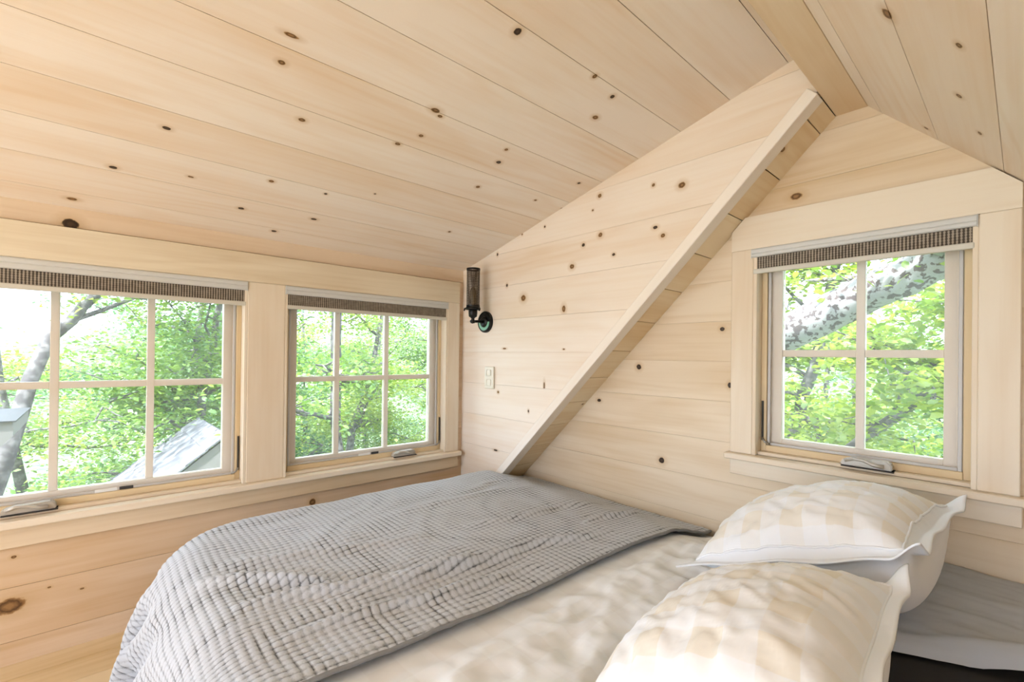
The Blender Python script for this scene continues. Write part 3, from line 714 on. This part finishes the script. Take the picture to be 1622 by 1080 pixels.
# pillows
def pillow(label, c, rz, pitch, Lx, Wy, seed, fill=.105):
    n = 72; u = np.linspace(-1, 1, n); U, V = np.meshgrid(u, u, indexing='ij')
    fl = .032                                    # flat border
    iu, iv = np.clip(np.abs(U)*Lx/2/(Lx/2-fl), 0, 1), np.clip(np.abs(V)*Wy/2/(Wy/2-fl), 0, 1)
    body = ((1-iu**2.4)*(1-iv**2.4))
    t = body**.55
    x = U*Lx/2*(1-.075*(1-V**2)**1*np.abs(U)**3); y = V*Wy/2*(1-.07*(1-U**2)*np.abs(V)**3)
    wr = fbm(U*1.1, V*1.1, 3.2, seed, 3); cr2 = 1-np.abs(fbm(U*.7+V*.9, V*.5-U*.35, 5.5, seed+30, 2))*2.2; ang = np.arctan2(V, U)
    ray_ = np.sin(ang*15+6*wr)*.005*sstep(.35, .85, np.maximum(np.abs(U), np.abs(V)))*(1-sstep(.93, 1.0, np.maximum(iu, iv))*.3)
    border = .0035*np.sin(U*9+seed)*np.maximum(0, np.abs(V)-.8)*5 + .005*np.sin(V*8+2*seed)*np.maximum(0, np.abs(U)-.8)*5
    curl = .030*sstep(.75, 1.0, np.abs(U))*sstep(.75, 1.0, np.abs(V))*(U > 0)
    ztop = fill*t*(1+.10*wr) + .010*cr2*t + ray_*t**.3 + border + curl
    zbot = -fill*t*(1.15+.75*U) + border*1.0 + curl - .003
    rot = Matrix.Translation(c) @ Matrix.Rotation(rz, 4, 'Z') @ Matrix.Rotation(-pitch, 4, 'Y')
    root = empty('pillow', c); tag(root, label, 'pillow', 'pillows on the bed')
    R = np.array(rot.to_3x3())
    def put(z): return (np.stack([x, y, z], -1).reshape(-1, 3) @ R.T).reshape(n, n, 3)
    T, B = put(ztop), put(zbot)
    B[..., 2] = np.maximum(B[..., 2], .418-c[2])
    T[..., 2] = np.maximum(T[..., 2], B[..., 2]+.004)
    uv = np.stack([U*Lx/2+.4, V*Wy/2+.4], -1)
    # one closed skin: top grid + bottom grid + rim
    me = bpy.data.meshes.new('pillow_case'); idx = np.arange(n*n).reshape(n, n)
    q = np.stack([idx[:-1, :-1], idx[1:, :-1], idx[1:, 1:], idx[:-1, 1:]], -1).reshape(-1, 4)
    ring = np.concatenate([idx[:-1, 0], idx[-1, :-1], idx[:0:-1, -1], idx[0, :0:-1]])
    rim = [(int(ring[i]), int(ring[i]+n*n), int(ring[(i+1) % len(ring)]+n*n), int(ring[(i+1) % len(ring)])) for i in range(len(ring))]
    faces = q.tolist() + (q[:, ::-1]+n*n).tolist() + rim
    me.from_pydata(np.concatenate([T.reshape(-1, 3), B.reshape(-1, 3)]).tolist(), [], faces)
    ul = me.uv_layers.new(name='UVMap'); li = np.zeros(len(me.loops), np.int32); me.loops.foreach_get('vertex_index', li)
    ul.data.foreach_set('uv', np.concatenate([uv.reshape(-1, 2)]*2)[li].astype(np.float32).ravel())
    o = link('pillow_case', me, M_PILLOW, root, True); me.materials.append(M_WHITE)
    inner = ((np.abs(U) < .87) & (np.abs(V) < .87)).ravel()
    for i, p in enumerate(me.polygons):
        if i < len(q): p.material_index = 0 if all(inner[k] for k in p.vertices) else 1
        else: p.material_index = 1
    # corded seam round the checked panel
    a, b2 = int(round((.87+1)/2*(n-1))), int(round((.87+1)/2*(n-1))); a0, b0 = n-1-a, n-1-b2
    loop = [T[i, b0] for i in range(a0, a)] + [T[a, j] for j in range(b0, b2)] + [T[i, b2] for i in range(a, a0, -1)] + [T[a0, j] for j in range(b2, b0-1, -1)]
    bm = bmesh.new(); tube(bm, loop, .0028, 6, False); from_bm('piping', bm, M_WHITE, root, True)
    return root
pillow('white checked pillow lying against the gable wall', (1.780, -.150, .540), math.radians(-3), math.radians(21), .54, .53, 2.0, .12)
pillow('white checked pillow in front of the one against the gable wall', (1.815, -.715, .505), math.radians(4), math.radians(23), .45, .56, 5.0, .10)

# ------------------------------------------------------------------ the woods outside
def leaf_mat(name, a, b):
    m = bpy.data.materials.new(name); m.use_nodes = True; nt = m.node_tree; nt.nodes.clear(); N, L = nt.nodes, nt.links
    o = N.new('ShaderNodeOutputMaterial'); d = N.new('ShaderNodeBsdfDiffuse'); t = N.new('ShaderNodeBsdfTranslucent'); g = N.new('ShaderNodeBsdfGlossy'); g.inputs['Roughness'].default_value = .35
    ge = N.new('ShaderNodeNewGeometry'); cr = N.new('ShaderNodeValToRGB'); L.new(ge.outputs['Random Per Island'], cr.inputs[0])
    cr.color_ramp.elements[0].color = (*a, 1); cr.color_ramp.elements[1].color = (*b, 1)
    L.new(cr.outputs[0], d.inputs[0]); L.new(cr.outputs[0], t.inputs[0])
    m1 = N.new('ShaderNodeMixShader'); m1.inputs[0].default_value = .55; L.new(d.outputs[0], m1.inputs[1]); L.new(t.outputs[0], m1.inputs[2])
    m2 = N.new('ShaderNodeMixShader'); m2.inputs[0].default_value = .07; L.new(m1.outputs[0], m2.inputs[1]); L.new(g.outputs[0], m2.inputs[2]); L.new(m2.outputs[0], o.inputs[0]); return m
LEAF = [leaf_mat('leaf mid green', (.075, .185, .03), (.29, .43, .06)), leaf_mat('leaf yellow green', (.14, .26, .025), (.43, .51, .06)), leaf_mat('leaf cool green', (.06, .18, .06), (.20, .37, .12))]
def bark(name, c0, c1, sc, thr=(.45, .6)):
    m, nt, b = new_mat(name); N, L = nt.nodes, nt.links
    tc = N.new('ShaderNodeTexCoord'); nz = N.new('ShaderNodeTexNoise'); nz.inputs['Scale'].default_value = sc; nz.inputs['Detail'].default_value = 4; L.new(tc.outputs['Object'], nz.inputs['Vector'])
    cr = N.new('ShaderNodeValToRGB'); e = cr.color_ramp.elements; e[0].position, e[1].position = thr; e[0].color = (*c0, 1); e[1].color = (*c1, 1)
    L.new(nz.outputs['Fac'], cr.inputs[0]); L.new(cr.outputs[0], b.inputs['Base Color']); b.inputs['Roughness'].default_value = .9
    bp = N.new('ShaderNodeBump'); bp.inputs['Strength'].default_value = .4; bp.inputs['Distance'].default_value = .01; L.new(nz.outputs['Fac'], bp.inputs['Height']); L.new(bp.outputs[0], b.inputs['Normal'])
    return m
M_BARK = bark('grey bark', (.08, .07, .068), (.19, .172, .165), 14)
M_MOTTLE = bark('mottled pale bark', (.10, .07, .065), (.36, .34, .325), 30, (.44, .49))

def leaves(name, C, size, mat, parent, rg, fine=False, flat=.55):
    n = len(C); nz = np.stack([rg.normal(0, flat, n), rg.normal(0, flat, n), np.ones(n)], -1); nz /= np.linalg.norm(nz, axis=1, keepdims=True)
    az = rg.uniform(0, 2*math.pi, n); d = np.stack([np.cos(az), np.sin(az), rg.normal(-.25, .3, n)], -1)
    d -= nz*(d*nz).sum(1, keepdims=True); d /= np.linalg.norm(d, axis=1, keepdims=True); s = np.cross(nz, d)
    L = (size*rg.uniform(.6, 1.25, n))[:, None]
    if fine:
        prof = [(-.5, 0, 0), (-.22, .24, .05), (.18, .26, .05), (.5, 0, -.08), (.18, -.26, .05), (-.22, -.24, .05)]
        fc = [(0, 1, 5), (1, 2, 4), (1, 4, 5), (2, 3, 4)]
    else:
        prof = [(-.5, 0, 0), (.02, .29, .04), (.5, 0, -.06), (.02, -.29, .04)]; fc = [(0, 1, 3), (1, 2, 3)]
    V = np.stack([C + (d*a + s*b + nz*c)*L for a, b, c in prof], 1); k = len(prof)
    F = (np.arange(n)[:, None, None]*k + np.array(fc)[None]).reshape(-1, 3)
    me = bpy.data.meshes.new(name); nv = n*k; nf = len(F)
    me.vertices.add(nv); me.vertices.foreach_set('co', V.reshape(-1).astype(np.float32))
    me.loops.add(nf*3); me.loops.foreach_set('vertex_index', F.reshape(-1).astype(np.int32))
    me.polygons.add(nf); me.polygons.foreach_set('loop_start', np.arange(0, nf*3, 3, dtype=np.int32)); me.polygons.foreach_set('loop_total', np.full(nf, 3, np.int32))
    me.update(calc_edges=True)
    o = link(name, me, mat, parent); o['kind'] = 'stuff'; return o

def tree(label, trunk, r0, limbs, spread, nleaf, size, mat, seed, group=None, fine=False, zr=(-9, 99), name='tree', bmat=None, lt=(.3, 1), cl=.16, wob=.25):
    rg = np.random.default_rng(seed); T = np.array(trunk, float); base = T[0]
    root = empty(name, base.tolist()); tag(root, label, 'tree', group)
    seg = np.linspace(0, len(T)-1, 4*(len(T)-1)+1); pts = np.stack([np.interp(seg, np.arange(len(T)), T[:, i]) for i in range(3)], -1)
    pts[1:-1] += rg.normal(0, r0*wob, pts[1:-1].shape)
    rad = r0*(1-(.4 if bmat else .75)*np.linspace(0, 1, len(pts))**1.1)
    bm = bmesh.new(); tube(bm, (pts-base).tolist(), rad.tolist(), 9)
    anchors = []
    for k in range(limbs):
        t = rg.uniform(*lt); i = min(int(t*(len(pts)-1)), len(pts)-2); p = pts[i].copy()
        az = rg.uniform(0, 2*math.pi); el = rg.uniform(-.05, .65); L = spread*rg.uniform(.55, 1.0)
        d = np.array([math.cos(az)*math.cos(el), math.sin(az)*math.cos(el), math.sin(el)]); q = [p]
        for j in range(6):
            d = d+rg.normal(0, .16, 3)+np.array([0, 0, -.03]); d /= np.linalg.norm(d); p = p+d*L/6; q.append(p.copy())
        rr = rad[i]*.42; tube(bm, [(a-base).tolist() for a in q], [rr*(1-.8*j/6)+.004 for j in range(7)], 5)
        for j in range(2, 7): anchors.append((q[j], d))
        for j in range(7):
            m = rg.integers(1, 7); a2 = rg.uniform(0, 2*math.pi); d2 = np.array([math.cos(a2), math.sin(a2), rg.uniform(-.25, .45)]); l2 = rg.uniform(.25, .6)*spread*.45
            e1 = q[m]+d2*l2*.5+rg.normal(0, .04, 3); e2 = q[m]+d2*l2+rg.normal(0, .06, 3)-np.array([0, 0, .05*l2])
            tube(bm, [(a-base).tolist() for a in (q[m], e1, e2)], [rr*.4+.002, rr*.25+.002, .0025], 4)
            anchors += [(e1, d2), (e2, d2), (e2, d2)]
    from_bm('trunk', bm, bmat or M_BARK, root, True)
    A = np.array([a[0] for a in anchors]); A = A[(A[:, 2] > zr[0]) & (A[:, 2] < zr[1])]
    nleaf = int(nleaf*1.7); c = A[rg.integers(0, len(A), nleaf)] + rg.normal(0, 1, (nleaf, 3))*np.array([cl*1.3, cl*1.3, cl*.6])
    c = c[(c[:, 0] < -.55) | (c[:, 1] > .75)]
    leaves('foliage', c-base, size*.6, mat, root, rg, fine)
    return root

def px(p, X=None, Y=None):
    d = ray(*p); t = (X-CAM[0])/d[0] if X is not None else (Y-CAM[1])/d[1]; return (CAM+d*t).tolist()
GZ = -4.6
G1, G2 = 'trees in the woods beyond the left wall windows', 'trees in the woods beyond the gable window'
def down(p, dx=0, dy=0): return [p[0]+dx, p[1]+dy, GZ]
# trees whose trunks can be picked out through the glass
a, b, c = px((2, 745), X=-3.6), px((62, 560), X=-3.8), px((158, 462), X=-4.0)
tree('leaning grey tree trunk outside the wide window near the grey eave', [down(a, -.1, -1.2), a, b, c, (c[0]-.2, c[1]+.9, 3.2), (c[0]-.3, c[1]+1.3, 4.6)], .075, 12, 1.7, 5000, .115, LEAF[1], 1, None, True, (.6, 9), lt=(.5, 1))
a, b = px((308, 730), X=-5.2), px((326, 600), X=-5.3)
tree('slender grey tree standing behind the grey roof outside the wide window', [down(a), a, b, (b[0], b[1]+.3, 2.4), (b[0], b[1]+.2, 4.2)], .075, 14, 1.8, 4200, .115, LEAF[0], 2, None, False, (-1, 9), lt=(.3, 1))
a, b = px((533, 720), X=-3.4), px((531, 480), X=-3.4)
tree('dark upright tree trunk outside the window beside the sconce', [down(a), a, b, (b[0], b[1]+.1, 3.4), (b[0]+.1, b[1], 5)], .085, 13, 1.6, 3600, .11, LEAF[0], 3, None, True, (-.4, 9), lt=(.35, 1))
for i, (X, Y, h, sp, nl, k) in enumerate([(-6.2, -.6, 8.5, 2.3, 13000, 0), (-6.6, 2.2, 9, 2.4, 13000, 1), (-7.6, 5.0, 9, 2.6, 13000, 0), (-9.0, .8, 9.2, 2.8, 15000, 2),
        (-8.8, -2.6, 9, 2.8, 12000, 1), (-10.5, 4.2, 9.5, 3.0, 15000, 0), (-12.5, 8.2, 10, 3.2, 14000, 2), (-13, -.5, 9, 3.2, 14000, 2), (-13.5, 3.4, 9, 3.2, 14000, 1), (-5.6, 4.0, 8, 2.0, 8000, 1)]):
    rg = random.Random(100+i)
    tree(['mid green leafy tree', 'yellow green leafy tree', 'bluish green leafy tree'][k] + ' in the woods outside the left wall', [(X, Y, GZ), (X+rg.uniform(-.3, .3), Y+rg.uniform(-.3, .3), GZ+h*.36), (X+rg.uniform(-.5, .5), Y+rg.uniform(-.5, .5), GZ+h*.76)],
         .12, 20, sp, nl, .15 if X < -8 else .125, LEAF[k], 20+i, G1, False, (-3.6, 9), lt=(.12, .95), cl=.2)
# beyond the gable window
limb = [px(p, Y=y) for p, y in (((1190, 556), 2.05), ((1300, 500), 2.0), ((1380, 463), 1.98), ((1450, 430), 1.95), ((1545, 388), 1.9), ((1640, 330), 1.85))]
limb[0] = (limb[1][0]-.75, 2.1, limb[1][2]-.42)
tree('thick pale mottled limb slanting past the gable window', [(-.3, 2.25, GZ), (-.2, 2.3, -1.5), limb[0]] + limb[1:] + [(3.2, 1.9, 2.6)], .145, 9, 1.1, 900, .12, LEAF[1], 50, None, True, (.3, 9), bmat=M_MOTTLE, lt=(.62, .98), cl=.13, wob=.05)
a, b = px((1255, 700), Y=4.2), px((1292, 560), Y=4.2)
tree('forked grey tree behind the mottled limb outside the gable window', [down(a, -.2), a, b, (b[0]+.3, 4.3, 2.6), (b[0]+.4, 4.4, 4)], .085, 13, 1.6, 5600, .125, LEAF[1], 51, None, True, (-2, 9), lt=(.3, 1))
a, b, c = px((1375, 692), Y=3.2), px((1460, 632), Y=3.2), px((1530, 575), Y=3.2)
tree('thin grey branch curving below the mottled limb outside the gable window', [(a[0]-1.6, 3.3, GZ), (a[0]-.8, 3.2, a[2]-.9), a, b, c, (c[0]+.5, 3.2, c[2]+.7)], .05, 9, 1.0, 2200, .13, LEAF[1], 52, None, True, (-1.6, 9), lt=(.35, 1), cl=.14)
for i, (X, Y, h, sp, nl, k) in enumerate([(-1.2, 6.0, 8, 2.2, 11000, 1), (1.0, 6.6, 7.4, 2.3, 12000, 1), (2.6, 5.4, 7.2, 2.0, 7000, 0), (-.4, 9.0, 8.2, 2.8, 14000, 0), (-3.2, 8.0, 9, 2.6, 12000, 1), (1.8, 11, 7.6, 3.0, 12000, 2), (-2.5, 12.5, 8.4, 3.2, 12000, 2)]):
    rg = random.Random(200+i)
    tree(['mid green leafy tree', 'yellow green leafy tree', 'bluish green leafy tree'][k] + ' in the woods outside the gable end', [(X, Y, GZ), (X+rg.uniform(-.3, .3), Y+rg.uniform(-.3, .3), GZ+h*.36), (X+rg.uniform(-.5, .5), Y+rg.uniform(-.5, .5), GZ+h*.76)],
         .11, 20, sp, nl, .15 if Y > 8 else .135, LEAF[k], 60+i, G2, False, (-3.6, 9), lt=(.12, .95), cl=.2)

# ground, wooded hill, neighbouring roofs
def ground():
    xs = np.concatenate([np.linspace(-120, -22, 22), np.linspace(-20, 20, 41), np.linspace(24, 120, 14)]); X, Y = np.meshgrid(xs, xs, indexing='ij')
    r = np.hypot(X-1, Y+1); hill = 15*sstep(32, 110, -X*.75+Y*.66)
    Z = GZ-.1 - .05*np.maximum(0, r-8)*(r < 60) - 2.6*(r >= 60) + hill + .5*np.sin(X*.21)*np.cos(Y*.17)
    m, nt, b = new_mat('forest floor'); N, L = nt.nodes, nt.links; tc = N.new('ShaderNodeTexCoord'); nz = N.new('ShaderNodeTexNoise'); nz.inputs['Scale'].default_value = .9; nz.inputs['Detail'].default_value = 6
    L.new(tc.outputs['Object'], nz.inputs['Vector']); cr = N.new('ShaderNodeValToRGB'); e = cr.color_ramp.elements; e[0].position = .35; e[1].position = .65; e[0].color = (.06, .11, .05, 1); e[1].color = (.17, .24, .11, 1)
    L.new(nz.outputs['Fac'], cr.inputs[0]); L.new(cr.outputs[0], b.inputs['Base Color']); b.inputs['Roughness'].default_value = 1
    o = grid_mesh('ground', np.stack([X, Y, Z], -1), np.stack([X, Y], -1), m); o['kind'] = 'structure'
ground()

M_SHING = bark('weathered shingle', (.11, .105, .115), (.24, .23, .245), 9); M_FASC = plain('weathered grey timber', (.20, .185, .17), .85); M_DKEDGE = plain('dark drip edge', (.03, .03, .03), .6)
# roof of the cabin next door: apex seen low in the wide window
ap = px((360, 690), X=-2.6); pr = empty('cabin_roof', (ap[0], ap[1], ap[2]-1.2)); tag(pr, 'weathered grey shingled roof peak outside the wide window', 'roof')
def slope_part(name, A0, A1, B1, B0, thick, mat, par, org):
    bm = bmesh.new(); q = [Vector(v)-Vector(org) for v in (A0, A1, B1, B0)]; n = (q[1]-q[0]).cross(q[3]-q[0]).normalized()*thick
    a = [bm.verts.new(v) for v in q]; b = [bm.verts.new(v-n) for v in q]
    bm.faces.new(a); bm.faces.new(b[::-1])
    for i in range(4): bm.faces.new((a[i], b[i], b[(i+1) % 4], a[(i+1) % 4]))
    return from_bm(name, bm, mat, par)
org = pr.location; rl = 1.5; s45 = .80
for sgn in (-1, 1):
    for k in range(9):                                                # courses of shingles stepping down from the ridge
        w0, w1 = .0+.14*k, .14*(k+1)+.02; zo = .012
        e0 = (ap[0], ap[1]+sgn*w0, ap[2]-s45*w0+.0); e1 = (ap[0], ap[1]+sgn*w1, ap[2]-s45*w1+zo)
        f0 = (ap[0]-rl, e0[1], e0[2]); f1 = (ap[0]-rl, e1[1], e1[2])
        slope_part('shingle_course', e0, e1, f1, f0, .012, M_SHING, pr, org)
bm = bmesh.new(); poly_prism(bm, [(0, -.02), (1.22, -.02-s45*1.22), (1.22, -1.19), (-1.22, -1.19), (-1.22, -.02-s45*1.22)], 0, .04); o = from_bm('gable_boards', bm, M_FASC, pr)
o.matrix_local = Matrix.Translation((-.06, 0, 1.2)) @ frame((0, 0, 0), (0, 1, 0), (0, 0, 1))
bm = bmesh.new(); bm_box(bm, (-rl, -1.15, GZ-org[2]), (-.1, 1.15, .02)); from_bm('cabin_wall', bm, M_FASC, pr)
# timber eave corner at the picture's edge of the wide window
ev = px((21, 668), X=-2.2); er = empty('timber_eave', (ev[0], ev[1]-.6, GZ)); tag(er, 'weathered grey timber eave with a dark edge outside the wide window', 'roof')
oz = ev[2]-GZ
bm = bmesh.new(); poly_prism(bm, [(0, 0), (0, -.09), (-.09, -.20), (-1.2, -.20), (-1.2, 0)], -.9, 0); o = from_bm('eave_block', bm, M_FASC, er); o.matrix_local = Matrix.Translation((0, .6, oz)) @ frame((0, 0, 0), (0, 1, 0), (0, 0, 1))
bm = bmesh.new(); bm_box(bm, (-.92, -.62, oz), (.015, .612, oz+.008)); from_bm('drip_edge', bm, M_DKEDGE, er)
bm = bmesh.new(); bm_box(bm, (-.55, -.4, 0), (-.4, -.25, oz-.19)); from_bm('post', bm, M_FASC, er)
